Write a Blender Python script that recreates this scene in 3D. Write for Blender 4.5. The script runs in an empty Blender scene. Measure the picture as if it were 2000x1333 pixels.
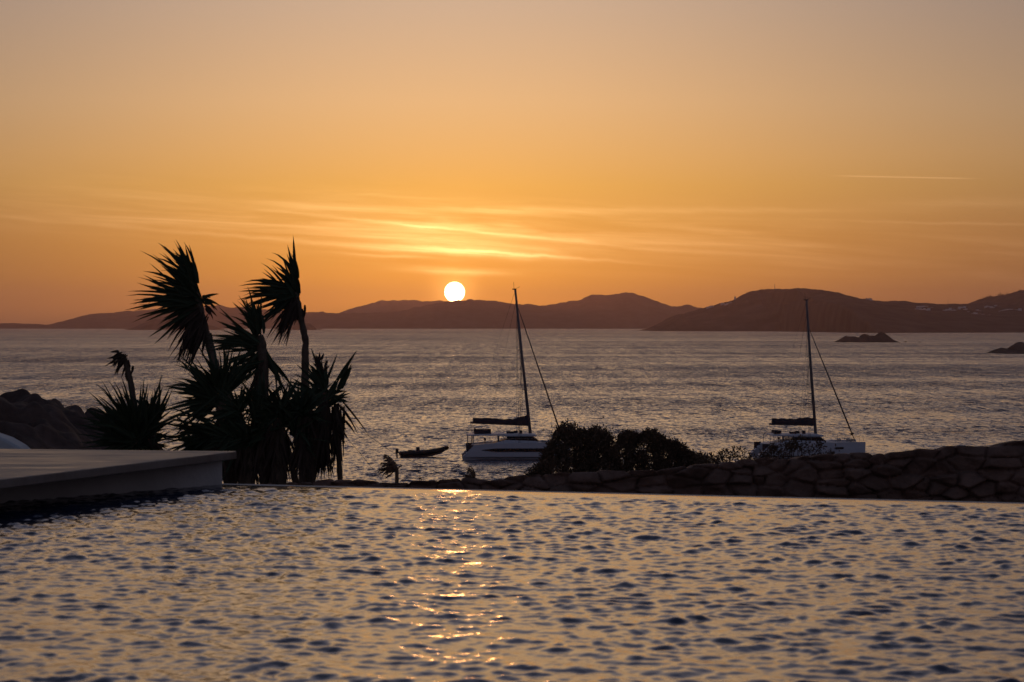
import bpy, math, random
import numpy as np
from mathutils import Vector, Matrix, noise as mnoise

# ------------------------------------------------------------------ camera, world, sun, exposure
sc = bpy.context.scene
F = 4722.0            # focal length in photograph pixels (2000 wide)
HZ = 637.0            # row of the true horizon in the photograph
CAMZ = 16.4
PITCH = math.atan((666.5 - HZ) / F)
cam_d = bpy.data.cameras.new('camera'); cam = bpy.data.objects.new('camera', cam_d)
sc.collection.objects.link(cam); sc.camera = cam
cam.location = (0, 0, CAMZ); cam.rotation_euler = (math.pi/2 - PITCH, 0, 0)
cam_d.sensor_width = 36.0; cam_d.lens = F / 2000 * 36.0
cam_d.clip_start = 0.1; cam_d.clip_end = 60000
cam_d.dof.use_dof = True; cam_d.dof.focus_distance = 45; cam_d.dof.aperture_fstop = 9.5

def az_el(px, py):
    return math.degrees(math.atan((px-1000)/F)), math.degrees(math.atan((HZ-py)/F))
SUN_AZ, SUN_EL = az_el(888, 571)

class NG:
    def __init__(s, nt): s.nt = nt; s.n = nt.nodes; s.l = nt.links
    def put(s, sock, v):
        if v is None: return
        if isinstance(v, bpy.types.NodeSocket): s.l.new(v, sock)
        else: sock.default_value = v
    def m(s, op, a, b=None, c=None, clamp=False):
        n = s.n.new('ShaderNodeMath'); n.operation = op; n.use_clamp = clamp
        for i, v in enumerate((a, b, c)): s.put(n.inputs[i], v)
        return n.outputs[0]
    def vec(s, x, y, z):
        n = s.n.new('ShaderNodeCombineXYZ')
        for i, v in enumerate((x, y, z)): s.put(n.inputs[i], v)
        return n.outputs[0]
    def sep(s, v):
        n = s.n.new('ShaderNodeSeparateXYZ'); s.put(n.inputs[0], v); return n.outputs
    def mix(s, f, a, b, t='MIX'):
        n = s.n.new('ShaderNodeMixRGB'); n.blend_type = t
        s.put(n.inputs[0], f); s.put(n.inputs[1], a); s.put(n.inputs[2], b); return n.outputs[0]
    def noise(s, v, scale=1, detail=4, rough=.5, dist=0, col=False):
        n = s.n.new('ShaderNodeTexNoise'); n.inputs['Scale'].default_value = scale
        n.inputs['Detail'].default_value = detail; n.inputs['Roughness'].default_value = rough
        n.inputs['Distortion'].default_value = dist
        s.put(n.inputs['Vector'], v); return n.outputs[1 if col else 0]
    def ramp(s, f, stops):
        n = s.n.new('ShaderNodeValToRGB'); s.put(n.inputs[0], f); e = n.color_ramp.elements
        while len(e) < len(stops): e.new(.5)
        for x, (p, c) in zip(e, stops): x.position = p; x.color = (c[0], c[1], c[2], 1)
        return n.outputs[0]

w = bpy.data.worlds.new('World'); sc.world = w; w.use_nodes = True
g = NG(w.node_tree); g.n.clear()
tc = g.n.new('ShaderNodeTexCoord')
dx, dy, dz = g.sep(tc.outputs['Generated'])
hyp = g.m('SQRT', g.m('ADD', g.m('MULTIPLY', dx, dx), g.m('MULTIPLY', dy, dy)))
az = g.m('MULTIPLY', g.m('ARCTAN2', dx, dy), 57.2958)
elr = g.m('MULTIPLY', g.m('ARCTAN2', dz, hyp), 57.2958)
el = g.m('MAXIMUM', elr, 0.0)
da = g.m('SUBTRACT', az, SUN_AZ)
t = g.m('SQRT', g.m('DIVIDE', el, 90.0))
def P(e): return math.sqrt(e/90.0)
west = g.ramp(t, [(0, (.58, .205, .052)), (P(.5), (.98, .355, .046)), (P(1.2), (1.06, .410, .048)), (P(2.2), (1.01, .435, .070)),
                  (P(3.3), (.97, .475, .096)), (P(5.3), (.87, .505, .225)), (P(7.7), (.655, .445, .295)),
                  (P(12), (1.34, .80, .35)), (P(20), (.66, .54, .50)), (P(33), (.34, .345, .49)), (P(60), (.10, .12, .22)), (1, (.035, .05, .08))])
side = g.ramp(t, [(0, (.03, .028, .036)), (P(2), (.07, .048, .045)), (P(5), (.085, .095, .10)), (P(15), (.075, .070, .125)),
                  (P(40), (.06, .08, .125)), (1, (.045, .06, .10))])
sg = g.m('ADD', 7.0, g.m('MULTIPLY', 5.4, g.m('MINIMUM', g.m('DIVIDE', el, 4.0), 1.0)))
sg = g.m('ADD', sg, g.m('MULTIPLY', 2.5, g.m('DIVIDE', g.m('SUBTRACT', el, 8.0), 12.0, clamp=True)))
q = g.m('DIVIDE', g.m('MULTIPLY', da, g.m('COSINE', g.m('MULTIPLY', elr, .0174533))), sg)
wf = g.m('DIVIDE', 1.0, g.m('ADD', 1.0, g.m('MULTIPLY', q, q)))
back = g.ramp(t, [(0, (.11, .090, .115)), (P(4), (.14, .115, .145)), (P(14), (.12, .12, .17)), (P(40), (.09, .11, .175)), (1, (.045, .06, .10))])
bf = g.m('MULTIPLY', g.m('DIVIDE', g.m('SUBTRACT', g.m('ABSOLUTE', g.m('SUBTRACT', g.m('MODULO', g.m('ADD', da, 540.0), 360.0), 180.0)), 45.0), 60.0, clamp=True), 1.0)
sky = g.mix(wf, g.mix(bf, side, back), west)
# physically based sky adds the cool light of the rest of the dome
ns = g.n.new('ShaderNodeTexSky'); ns.sky_type = 'NISHITA'; ns.sun_disc = False
ns.sun_elevation = math.radians(SUN_EL); ns.sun_rotation = math.radians(SUN_AZ)
ns.air_density = 1.2; ns.dust_density = 3.0; ns.ozone_density = 2.0
high = g.m('DIVIDE', g.m('SUBTRACT', el, 14.0), 30.0, clamp=True)
nsc = g.mix(1.0, ns.outputs[0], (.10, .10, .10, 1), 'MULTIPLY')
sky = g.mix(g.m('MULTIPLY', high, .5), sky, nsc)
# cirrus, streaked along a slightly falling line, brightest near the sun
v2 = g.m('ADD', el, g.m('MULTIPLY', da, .055))
nz = g.noise(g.vec(g.m('MULTIPLY', da, .22), g.m('MULTIPLY', v2, 3.6), 3.1), 1.0, 6, .6, .6)
nz2 = g.noise(g.vec(g.m('MULTIPLY', da, .7), g.m('MULTIPLY', v2, 14.0), 9.0), 1.0, 5, .6, .3)
streak = g.m('MULTIPLY', g.m('POWER', g.m('SUBTRACT', g.m('MULTIPLY', nz, 2.4), .78, clamp=True), 1.6), g.m('ADD', .4, g.m('MULTIPLY', nz2, 1.1)))
gb = g.m('DIVIDE', g.m('SUBTRACT', v2, 2.3), .62)
band = g.m('EXPONENT', g.m('MULTIPLY', -1.0, g.m('MULTIPLY', gb, gb)))
near = g.m('DIVIDE', 1.0, g.m('ADD', 1.0, g.m('POWER', g.m('DIVIDE', g.m('ABSOLUTE', da), 3.6), 2.0)))
total = g.m('MULTIPLY', g.m('MULTIPLY', streak, band), g.m('ADD', .10, g.m('MULTIPLY', near, .55)))
wob = g.m('MULTIPLY', g.m('SUBTRACT', g.noise(g.vec(g.m('MULTIPLY', da, 1.3), g.m('MULTIPLY', el, 1.0), 0.), 1, 3), .5), .12)
mod = g.m('MULTIPLY_ADD', nz2, 1.6, .15)
STREAKS = [(885, 491, 150, 7, .55, .06, 2), (860, 470, 190, 12, .34, .075, 2), (850, 444, 120, 9, .36, .05, 2),
           (540, 441, 310, 2.2, .09, .045, 3), (560, 470, 380, 4.5, .10, .075, 2), (890, 531, 80, 6, .42, .04, 2),
           (1010, 497, 150, 3, .40, .07, 2), (930, 412, 220, 6, .16, .02, 2), (1300, 412, 330, 6, .08, .01, 2),
           (1870, 440, 240, 2.5, .05, .03, 2), (1768, 350.5, 124, 1.2, .13, .03, 6), (1180, 470, 320, 9, .09, .03, 2),
           (920, 452, 240, 3, .30, .10, 2), (1900, 402, 200, 9, .04, .0, 2), (760, 500, 90, 3, .2, .05, 2), (730, 380, 30, 1.5, .05, 0, 2)]
for (x0, y0, hx, hy, a, sl, pw) in STREAKS:
    a0, e0 = az_el(x0, y0); k = math.degrees(1/F)
    uu = g.m('DIVIDE', g.m('SUBTRACT', az, a0), hx*k)
    vv = g.m('SUBTRACT', g.m('SUBTRACT', el, e0), g.m('MULTIPLY', g.m('SUBTRACT', az, a0), -sl))
    if pw == 2: vv = g.m('ADD', vv, wob)
    vv = g.m('DIVIDE', vv, hy*k)
    ex = g.m('EXPONENT', g.m('MULTIPLY', -1.0, g.m('ADD', g.m('POWER', g.m('ABSOLUTE', uu), float(pw)), g.m('MULTIPLY', vv, vv))))
    ex = g.m('MULTIPLY', ex, a)
    if pw == 2: ex = g.m('MULTIPLY', ex, mod)
    total = g.m('ADD', total, g.m('MULTIPLY', ex, 1.5))
ccol = g.mix(near, (.85, .50, .28, 1), (1.0, .72, .30, 1))
sky = g.mix(1.0, sky, g.mix(1.0, ccol, total, 'MULTIPLY'), 'ADD')
# glow and disc of the sun
de = g.m('SUBTRACT', elr, SUN_EL)
r = g.m('SQRT', g.m('ADD', g.m('MULTIPLY', da, da), g.m('MULTIPLY', de, de)))
def gl(sig): return g.m('EXPONENT', g.m('MULTIPLY', -1.0, g.m('POWER', g.m('DIVIDE', r, sig), 2.0)))
sky = g.mix(g.m('MULTIPLY', gl(.46), .60), sky, (2.4, 1.0, .20, 1))
sky = g.mix(1.0, sky, g.mix(1.0, (.20, .075, .008, 1), gl(2.4), 'MULTIPLY'), 'ADD')
disc = g.m('DIVIDE', g.m('SUBTRACT', .250, r), .030, clamp=True)
sky = g.mix(disc, sky, (22, 13, 6, 1))
bg = g.n.new('ShaderNodeBackground'); g.l.new(sky, bg.inputs[0]); bg.inputs[1].default_value = 1.0
wo = g.n.new('ShaderNodeOutputWorld'); g.l.new(bg.outputs[0], wo.inputs[0])
w.cycles.sampling_method = 'MANUAL'; w.cycles.sample_map_resolution = 2048

sd = bpy.data.lights.new('sun', 'SUN'); sd.energy = 0.12; sd.angle = math.radians(.5); sd.color = (1.0, .40, .13)
sun = bpy.data.objects.new('sun', sd); sc.collection.objects.link(sun)
sv = Vector((math.sin(math.radians(SUN_AZ))*math.cos(math.radians(SUN_EL)), math.cos(math.radians(SUN_AZ))*math.cos(math.radians(SUN_EL)), math.sin(math.radians(SUN_EL))))
sun.rotation_euler = sv.to_track_quat('Z', 'Y').to_euler(); sun.location = (0, 0, 60)

vs = sc.view_settings; vs.view_transform = 'Standard'; vs.look = 'None'; vs.exposure = 0; vs.gamma = 1; vs.use_curve_mapping = False
sc.cycles.use_denoising = True
sc.cycles.max_bounces = 6; sc.cycles.volume_bounces = 1; sc.cycles.sample_clamp_indirect = 4.0; sc.cycles.sample_clamp_direct = 12.0
sc.cycles.caustics_reflective = False; sc.cycles.caustics_refractive = False

# ------------------------------------------------------------------ helpers
rnd = random.Random(7)
def at(px, py, Y):
    """the world point at depth Y that the photograph shows at (px, py)"""
    return Vector(((px-1000)/F*Y, Y, CAMZ + (HZ-py)/F*Y))
def tag(o, label=None, cat=None, group=None, kind=None):
    if label: o['label'] = label
    if cat: o['category'] = cat
    if group: o['group'] = group
    if kind: o['kind'] = kind
    return o
def empty(name, loc, rz=0, ry=0):
    o = bpy.data.objects.new(name, None); sc.collection.objects.link(o)
    o.location = loc; o.rotation_euler = (0, ry, rz); o.empty_display_size = .2
    return o
class MB:
    def __init__(s): s.v = []; s.f = []
    def add(s, vs_, fs):
        n = len(s.v); s.v += [tuple(p) for p in vs_]; s.f += [tuple(i+n for i in f) for f in fs]; return s
    def box(s, c, sz, rot=None, taper=1.0):
        hx, hy, hz = sz[0]/2, sz[1]/2, sz[2]/2; vv = []
        for z in (-1, 1):
            k = taper if z > 0 else 1
            for (x, y) in ((-1, -1), (1, -1), (1, 1), (-1, 1)):
                p = Vector((x*hx*k, y*hy*k, z*hz))
                if rot: p = rot @ p
                vv.append(p + Vector(c))
        return s.add(vv, [(3, 2, 1, 0), (4, 5, 6, 7), (0, 1, 5, 4), (1, 2, 6, 5), (2, 3, 7, 6), (3, 0, 4, 7)])
    def tube(s, pts, rads, n=8, sy=1.0, cap=True):
        pts = [Vector(p) for p in pts]
        if not isinstance(rads, (list, tuple)): rads = [rads]*len(pts)
        rings = []
        for i, p in enumerate(pts):
            d = (pts[min(i+1, len(pts)-1)] - pts[max(i-1, 0)]).normalized()
            ref = Vector((0, 1, 0)) if abs(d.y) < .9 else Vector((1, 0, 0))
            a = d.cross(ref).normalized(); b = d.cross(a).normalized()
            rings.append([p + (a*math.cos(2*math.pi*k/n) + b*sy*math.sin(2*math.pi*k/n))*rads[i] for k in range(n)])
        return s.loft(rings, cap)
    def loft(s, rings, cap=True, close=True):
        n = len(rings[0]); vv = [p for r_ in rings for p in r_]; fs = []
        for i in range(len(rings)-1):
            for k in range(n if close else n-1):
                k2 = (k+1) % n
                fs.append((i*n+k, i*n+k2, (i+1)*n+k2, (i+1)*n+k))
        if cap and close:
            fs.append(tuple(reversed(range(n)))); m_ = (len(rings)-1)*n; fs.append(tuple(m_+k for k in range(n)))
        return s.add(vv, fs)
    def prism(s, poly, z0, z1):
        n = len(poly); vv = [(p[0], p[1], z0) for p in poly] + [(p[0], p[1], z1) for p in poly]
        fs = [tuple(reversed(range(n))), tuple(range(n, 2*n))] + [(i, (i+1) % n, n+(i+1) % n, n+i) for i in range(n)]
        return s.add(vv, fs)
    def side_prism(s, poly, y0, y1):
        n = len(poly); vv = [(p[0], y0, p[1]) for p in poly] + [(p[0], y1, p[1]) for p in poly]
        fs = [tuple(range(n)), tuple(reversed(range(n, 2*n)))] + [((i+1) % n, i, n+i, n+(i+1) % n) for i in range(n)]
        return s.add(vv, fs)
    def build(s, name, mat, parent=None, smooth=False, world=False, bevel=0):
        me = bpy.data.meshes.new(name); vv = s.v
        if parent is not None and world:
            L = parent.location; vv = [(p[0]-L.x, p[1]-L.y, p[2]-L.z) for p in vv]
        me.from_pydata(vv, [], s.f); me.materials.append(mat)
        if smooth: me.shade_smooth()
        me.update()
        o = bpy.data.objects.new(name, me); sc.collection.objects.link(o)
        if parent is not None: o.parent = parent
        if bevel:
            b = o.modifiers.new('bevel', 'BEVEL'); b.width = bevel; b.segments = 2; b.limit_method = 'ANGLE'
        return o
def grid(name, X, Y, Z, mat, smooth=True):
    """mesh from 2-D numpy arrays"""
    r_, c_ = X.shape; me = bpy.data.meshes.new(name)
    co = np.stack([X, Y, Z], -1).reshape(-1, 3).astype(np.float32)
    idx = np.arange(r_*c_).reshape(r_, c_)
    q_ = np.stack([idx[:-1, :-1], idx[:-1, 1:], idx[1:, 1:], idx[1:, :-1]], -1).reshape(-1, 4).astype(np.int32)
    me.vertices.add(len(co)); me.vertices.foreach_set('co', co.ravel())
    me.loops.add(q_.size); me.loops.foreach_set('vertex_index', q_.ravel())
    me.polygons.add(len(q_)); me.polygons.foreach_set('loop_start', np.arange(0, q_.size, 4, dtype=np.int32))
    me.polygons.foreach_set('loop_total', np.full(len(q_), 4, dtype=np.int32))
    me.update(calc_edges=True); me.validate()
    if smooth: me.shade_smooth()
    me.materials.append(mat)
    o = bpy.data.objects.new(name, me); sc.collection.objects.link(o); return o

def mat(name, col, rough=.6, metal=0, spec=.5, var=.25, scale=6, bump=0, bscale=20, dark=None):
    m_ = bpy.data.materials.new(name); m_.use_nodes = True; h = NG(m_.node_tree)
    b = h.n['Principled BSDF']; tcn = h.n.new('ShaderNodeTexCoord').outputs['Object']
    nn = h.noise(tcn, scale, 5, .6)
    d = dark or tuple(c*(1-var) for c in col); l_ = tuple(min(1, c*(1+var)) for c in col)
    cc = h.ramp(nn, [(.32, d), (.68, l_)]); h.l.new(cc, b.inputs['Base Color'])
    b.inputs['Roughness'].default_value = rough; b.inputs['Metallic'].default_value = metal
    b.inputs['Specular IOR Level'].default_value = spec
    if bump:
        bn = h.n.new('ShaderNodeBump'); bn.inputs['Strength'].default_value = bump; bn.inputs['Distance'].default_value = .05
        h.l.new(h.noise(tcn, bscale, 6, .65), bn.inputs['Height']); h.l.new(bn.outputs[0], b.inputs['Normal'])
    return m_
M = dict(
    leaf=mat('yucca_leaf', (.026, .040, .020), .65, spec=.25, scale=9),
    dead=mat('dead_leaf', (.050, .034, .026), .85, spec=.2, scale=9),
    bark=mat('bark', (.10, .075, .055), .9, spec=.2, bump=.6),
    shrub=mat('shrub_leaf', (.12, .082, .056), .85, spec=.2, scale=4),
    twig=mat('twig', (.07, .05, .035), .9, spec=.2),
    gel=mat('white_gelcoat', (.48, .50, .56), .6, var=.05, scale=1),
    deck=mat('deck_grey', (.42, .43, .45), .6, var=.1),
    glass=mat('tinted_glass', (.012, .013, .016), .08, var=.1),
    anti=mat('antifouling', (.015, .015, .02), .6),
    alu=mat('dark_alloy', (.10, .10, .11), .4, var=.1),
    canvas=mat('dark_canvas', (.03, .032, .045), .9, spec=.2, bump=.4, bscale=3),
    rope=mat('rigging', (.03, .03, .03), .6, var=.1),
    rubber=mat('black_rubber', (.02, .02, .022), .7, spec=.3),
    steel=mat('steel_pole', (.25, .25, .26), .35, var=.1),
    plaster=mat('pool_plaster', (.36, .35, .34), .75, var=.12, scale=3, bump=.15, bscale=30),
    white=mat('whitewash', (.40, .44, .48), .85, var=.08, scale=2),
    rock=mat('wall_stone', (.155, .098, .078), .9, var=.35, scale=3.5, bump=.7, bscale=14, spec=.25),
    mortar=mat('wall_core', (.05, .04, .034), .95, spec=.1),
    soil=mat('dry_soil', (.11, .085, .06), .95, var=.3, scale=1.2, spec=.1, bump=.5, bscale=4),
    hill=mat('rocky_hillside', (.085, .058, .050), .95, var=.4, scale=1.6, spec=.1, bump=.8, bscale=3),
    far=mat('far_hill', (.095, .080, .066), 1, var=.3, scale=.012, spec=0),
    house=mat('far_house', (.66, .64, .62), .9, var=.05, scale=.1),
    hroof=mat('far_house_roof', (.45, .42, .40), .9, var=.05, scale=.1),
)
# coping stone: polished, stained in long streaks
cm = bpy.data.materials.new('coping_stone'); cm.use_nodes = True; h = NG(cm.node_tree); b = h.n['Principled BSDF']
oc = h.n.new('ShaderNodeTexCoord').outputs['Object']; ox, oy, oz = h.sep(oc)
st = h.noise(h.vec(h.m('MULTIPLY', ox, .9), h.m('MULTIPLY', oy, 2.6), oz), 1.6, 6, .62)
h.l.new(h.ramp(st, [(.3, (.08, .066, .062)), (.7, (.20, .175, .16))]), b.inputs['Base Color'])
h.l.new(h.m('MULTIPLY_ADD', st, .9, .05), b.inputs['Roughness']); b.inputs['Specular IOR Level'].default_value = .30
bn = h.n.new('ShaderNodeBump'); bn.inputs['Strength'].default_value = .12; bn.inputs['Distance'].default_value = .02
h.l.new(h.noise(oc, 25, 5), bn.inputs['Height']); h.l.new(bn.outputs[0], b.inputs['Normal'])
M['coping'] = cm

def vnoise(x, y, s, seed=0):
    return mnoise.noise(Vector((x*s+seed*17.3, y*s-seed*9.1, seed*3.7)))
def npnoise(x, y, seed, n=26, lo=1, hi=8):
    """cheap smooth numpy noise from random sines, about -1..1"""
    rs = np.random.RandomState(seed); out = np.zeros_like(x)
    for i in range(n):
        k = lo*(hi/lo)**rs.rand(); a = rs.rand()*6.283; p = rs.rand()*6.283
        out += np.sin(x*k*math.cos(a)+y*k*math.sin(a)+p)/k**.7
    return out/np.std(out)*.4

# ------------------------------------------------------------------ sea
sm = bpy.data.materials.new('sea_water'); sm.use_nodes = True; h = NG(sm.node_tree); b = h.n['Principled BSDF']
b.inputs['Base Color'].default_value = (.022, .026, .050, 1); b.inputs['IOR'].default_value = 1.36
b.inputs['Roughness'].default_value = .10
pos = h.n.new('ShaderNodeNewGeometry').outputs['Position']; px_, py_, pz_ = h.sep(pos)
def slopes(sx, sy, scale, amp, off):
    n = h.n.new('ShaderNodeTexNoise'); n.inputs['Scale'].default_value = scale; n.inputs['Detail'].default_value = 2
    h.l.new(h.vec(h.m('MULTIPLY', px_, sx), h.m('MULTIPLY', py_, sy), off), n.inputs['Vector'])
    r_, g_, b_ = h.sep(n.outputs[1])
    return h.m('MULTIPLY', h.m('SUBTRACT', r_, .5), amp), h.m('MULTIPLY', h.m('SUBTRACT', g_, .5), amp)
s1 = slopes(.8, .55, .85, .95, 0.); s2 = slopes(.6, .28, .30, .85, 5.); s3 = slopes(.9, .9, 3.2, .75, 11.)
patch = h.noise(h.vec(h.m('MULTIPLY', px_, .0016), h.m('MULTIPLY', py_, .0062), 2.), 1, 4, .55)
patch2 = h.noise(h.vec(h.m('MULTIPLY', px_, .0022), h.m('MULTIPLY', py_, .013), 7.), 1, 5, .6)
wv1 = h.noise(h.vec(h.m('MULTIPLY', px_, 1.3), h.m('MULTIPLY', py_, .24), 1.), 1, 3, .7, .3)
wv2 = h.noise(h.vec(h.m('MULTIPLY', px_, .22), h.m('MULTIPLY', py_, .024), 4.), 1, 5, .75, .3)
wv3 = h.noise(h.vec(h.m('MULTIPLY', px_, .07), h.m('MULTIPLY', py_, .0030), 8.), 1, 7, .8, .3)
wvs = h.m('ADD', h.m('ADD', h.m('MULTIPLY', wv1, 1.5), h.m('MULTIPLY', wv2, .8)), h.m('MULTIPLY', wv3, .7))
amp = h.m('MULTIPLY_ADD', patch, 2.3, .56)
amp = h.m('MULTIPLY', amp, h.m('MAXIMUM', h.m('MULTIPLY_ADD', wvs, 2.7, -3.0), .10))
amp = h.m('MULTIPLY', amp, h.m('MAXIMUM', h.m('MULTIPLY_ADD', patch2, 2.6, -.30), .25))
amp = h.m('MULTIPLY', amp, h.m('SUBTRACT', 1.0, h.m('MULTIPLY', h.m('DIVIDE', h.m('SUBTRACT', py_, 1500.), 3500., clamp=True), -.22)))
# calmer water in the lee of the shore
amp = h.m('MULTIPLY', amp, h.m('MULTIPLY_ADD', h.m('DIVIDE', h.m('SUBTRACT', py_, 240.), 700., clamp=True), .62, .66))
nx = h.m('MULTIPLY', h.m('ADD', h.m('ADD', s1[0], s2[0]), s3[0]), amp)
# at this grazing height only the wave faces turned to the shore (-Y) are seen: fold the slope that way
ny = h.m('MULTIPLY', h.m('ADD', h.m('ABSOLUTE', h.m('ADD', h.m('ADD', s1[1], s2[1]), s3[1])), .035), h.m('MULTIPLY', amp, -1.0))
vn = h.n.new('ShaderNodeVectorMath'); vn.operation = 'NORMALIZE'; h.l.new(h.vec(nx, ny, 1.0), vn.inputs[0])
h.l.new(vn.outputs[0], b.inputs['Normal'])
sea = MB().add([(-5900, -45, 0), (5900, -45, 0), (5900, 22300, 0), (-5900, 22300, 0)], [(0, 1, 2, 3)]).build('sea', sm)
tag(sea, kind='structure')

# ------------------------------------------------------------------ far hills, headland and islets
def hill(name, prof, Yr, Yf, back, nx_, nt_, rough, seed, name_mat='far', relief=.10, pw=.75):
    """a ridge whose crest at depth Yr has the outline prof; it rises from the shore Yf and falls behind"""
    P_ = np.array(prof, float); x0, x1 = P_[0, 0], P_[-1, 0]
    pxs = np.linspace(x0, x1, nx_); Xr = (pxs-1000)/F*Yr
    H = CAMZ + (HZ-np.interp(pxs, P_[:, 0], P_[:, 1]))/F*Yr
    yf = np.interp(pxs, [p[0] for p in Yf], [p[1] for p in Yf]) if isinstance(Yf, list) else np.full(nx_, float(Yf))
    T = np.concatenate([np.linspace(0, 1, nt_), 1+np.linspace(0, 1, nt_//2)[1:]])
    X = np.tile(Xr, (len(T), 1)); Yg = np.zeros_like(X); Z = np.zeros_like(X)
    sc_ = Yr/1000.0
    n1 = -np.abs(npnoise(X/Yr*55, np.tile(T[:, None]*7, (1, nx_)), seed, 60, 1.2, 12))*1.3+.3
    jag = npnoise(pxs/6.0, 0*pxs, seed+5, 40, .6, 6)*rough*sc_
    for i, t_ in enumerate(T):
        if t_ <= 1:
            Yg[i] = yf+(Yr-yf)*t_; f_ = math.sin(t_*math.pi/2)**pw
        else:
            Yg[i] = Yr+back*(t_-1); f_ = math.cos((t_-1)*math.pi/2)
        amp_ = relief*math.sin(min(t_, 2-t_)*math.pi)**1.0 if 0 < t_ < 2 else 0
        Z[i] = (H+jag*(1 if t_ == 1 else .8))*f_*(1+amp_*n1[i]*(1 if t_ < 1 else 0)) - .6*(1-f_)
    Z[0] = -1.0; Z[-1] = -1.0
    Z[:, 0] = np.minimum(Z[:, 0], -.5); Z[:, -1] = np.minimum(Z[:, -1], -.5)
    o = grid(name, X, Yg, Z, M[name_mat]); tag(o, kind='structure')
    return o, (X, Yg, Z)
hill('far_hills', [(-420, 641), (-200, 636), (0, 634), (30, 632), (60, 634), (110, 635), (132, 633), (155, 624), (180, 616), (205, 612),
     (250, 609), (300, 606), (340, 603), (380, 600), (430, 597), (452, 600), (480, 601), (540, 606), (600, 612), (632, 610), (660, 613), (700, 612),
     (740, 611), (790, 606), (815, 600), (840, 595), (870, 589), (930, 586), (970, 589), (1000, 593), (1050, 597), (1095, 594), (1112, 588), (1130, 585),
     (1148, 578), (1165, 575), (1180, 577), (1210, 575), (1232, 573), (1250, 577), (1275, 587), (1300, 596), (1318, 600), (1342, 596), (1360, 601),
     (1420, 613), (1500, 618), (1700, 620), (2000, 622), (2300, 640)], 15500, 14300, 900, 700, 12, .55, 3)
hill('distant_hills', [(600, 640), (660, 613), (690, 602), (710, 596), (745, 588), (775, 586.5), (850, 587.5), (900, 590), (1000, 600), (1100, 630), (1200, 641)],
     21200, 20900, 700, 260, 8, .35, 4)
headC, GC = hill('headland', [(1263, 648), (1275, 641), (1290, 634), (1312, 621), (1345, 610), (1380, 601), (1400, 596), (1428, 589), (1444, 582), (1455, 575),
     (1470, 569), (1500, 566.5), (1545, 566), (1570, 573), (1592, 578), (1612, 584), (1655, 589), (1700, 589), (1740, 593), (1780, 597), (1850, 596),
     (1890, 594), (1915, 591), (1922, 585), (1950, 579), (1980, 573), (2000, 569), (2080, 560), (2300, 556), (2500, 600), (2600, 648)],
     8000, [(1263, 7700), (1300, 7400), (1483, 7300), (1500, 5600), (1700, 5900), (2000, 6150), (2600, 6400)], 900, 760, 34, .5, 8, relief=.16)
hill('islet', [(240, 646), (258, 644), (272, 637), (290, 628), (312, 619), (340, 620), (380, 628), (405, 633), (436, 646)], 9900, 9650, 200, 120, 8, .5, 21)
hill('islet', [(545, 646), (556, 638), (570, 631), (590, 632), (604, 631), (611, 637), (616, 646)], 9900, 9650, 200, 80, 8, .5, 22)
hill('islet', [(620, 645), (625, 643), (632, 645)], 9900, 9750, 100, 12, 6, .1, 23)
hill('islet', [(1628, 670), (1640, 666), (1652, 660), (1668, 656), (1680, 658), (1688, 651), (1697, 655), (1712, 658), (1721, 651), (1730, 655), (1744, 665), (1754, 670)],
     2440, 2395, 50, 150, 10, .9, 24, relief=.3)
for (xa, xb, yt) in ((1763, 1774, 667.2), (1787, 1803, 667)):
    hill('rock', [(xa, 670), ((xa+xb)/2, yt), (xb, 670)], 2440, 2425, 14, 14, 6, .2, 25)
hill('islet', [(1935, 692), (1941, 687), (1950, 684), (1958, 680), (1966, 685), (1980, 681), (1984, 670), (1991, 667), (2000, 670), (2030, 660), (2080, 664), (2130, 692)],
     1450, 1415, 40, 160, 10, 1.0, 26, relief=.3)
hill('rock', [(1920, 691.5), (1923, 689.6), (1927, 691.5)], 1450, 1443, 8, 10, 6, .1, 27)

# houses on the headland ------------------------------------------------
def ground_hit(px, py):
    X, Yg, Z = GC; best = None
    c = int(np.argmin(np.abs(X[0]/8000*F+1000-px)))
    for i in range(0, 34):
        # column c is a line of constant X; find the row whose projection reaches py
        pr = HZ+(CAMZ-Z[i, c])/Yg[i, c]*F
        if pr <= py:
            break
    Yv = Yg[i, c]; Xv = (px-1000)/F*Yv
    cc = int(np.argmin(np.abs(X[i]-Xv)))
    return Vector((Xv, Yv, Z[i, cc]))
def make_house(kind):
    e = empty('house', (0, 0, 0))
    wl = MB(); rf = MB()
    if kind == 0:
        wl.box((0, 0, 2.0), (11, 8, 7)); rf.box((0, 0, 5.75), (11.4, 8.4, .5)); rf.box((2.5, 0, 6.6), (1.2, 1.2, 1.2))
    elif kind == 1:
        wl.box((-3, 0, 1.5), (9, 8, 6)); wl.box((5, 1, 3), (7, 7, 9)); rf.box((-3, 0, 4.7), (9.3, 8.3, .4)); rf.box((5, 1, 7.7), (7.3, 7.3, .4))
    else:
        wl.box((0, 0, 1.2), (18, 8, 5.4)); rf.box((0, 0, 4.1), (18.4, 8.4, .4)); rf.box((-5, 0, 5.2), (4, 5, 1.8))
    a = wl.build('wall', M['house'], e); rf.build('roof', M['hroof'], e)
    return e
def place_copy(src, loc, rz, s_):
    o = src.copy(); sc.collection.objects.link(o); o.location = loc; o.rotation_euler = (0, 0, rz); o.scale = (s_,)*3
    for ch in src.children:
        c = ch.copy(); sc.collection.objects.link(c); c.parent = o
    return o
protos = [make_house(k) for k in range(3)]; used = [False]*3
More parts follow.
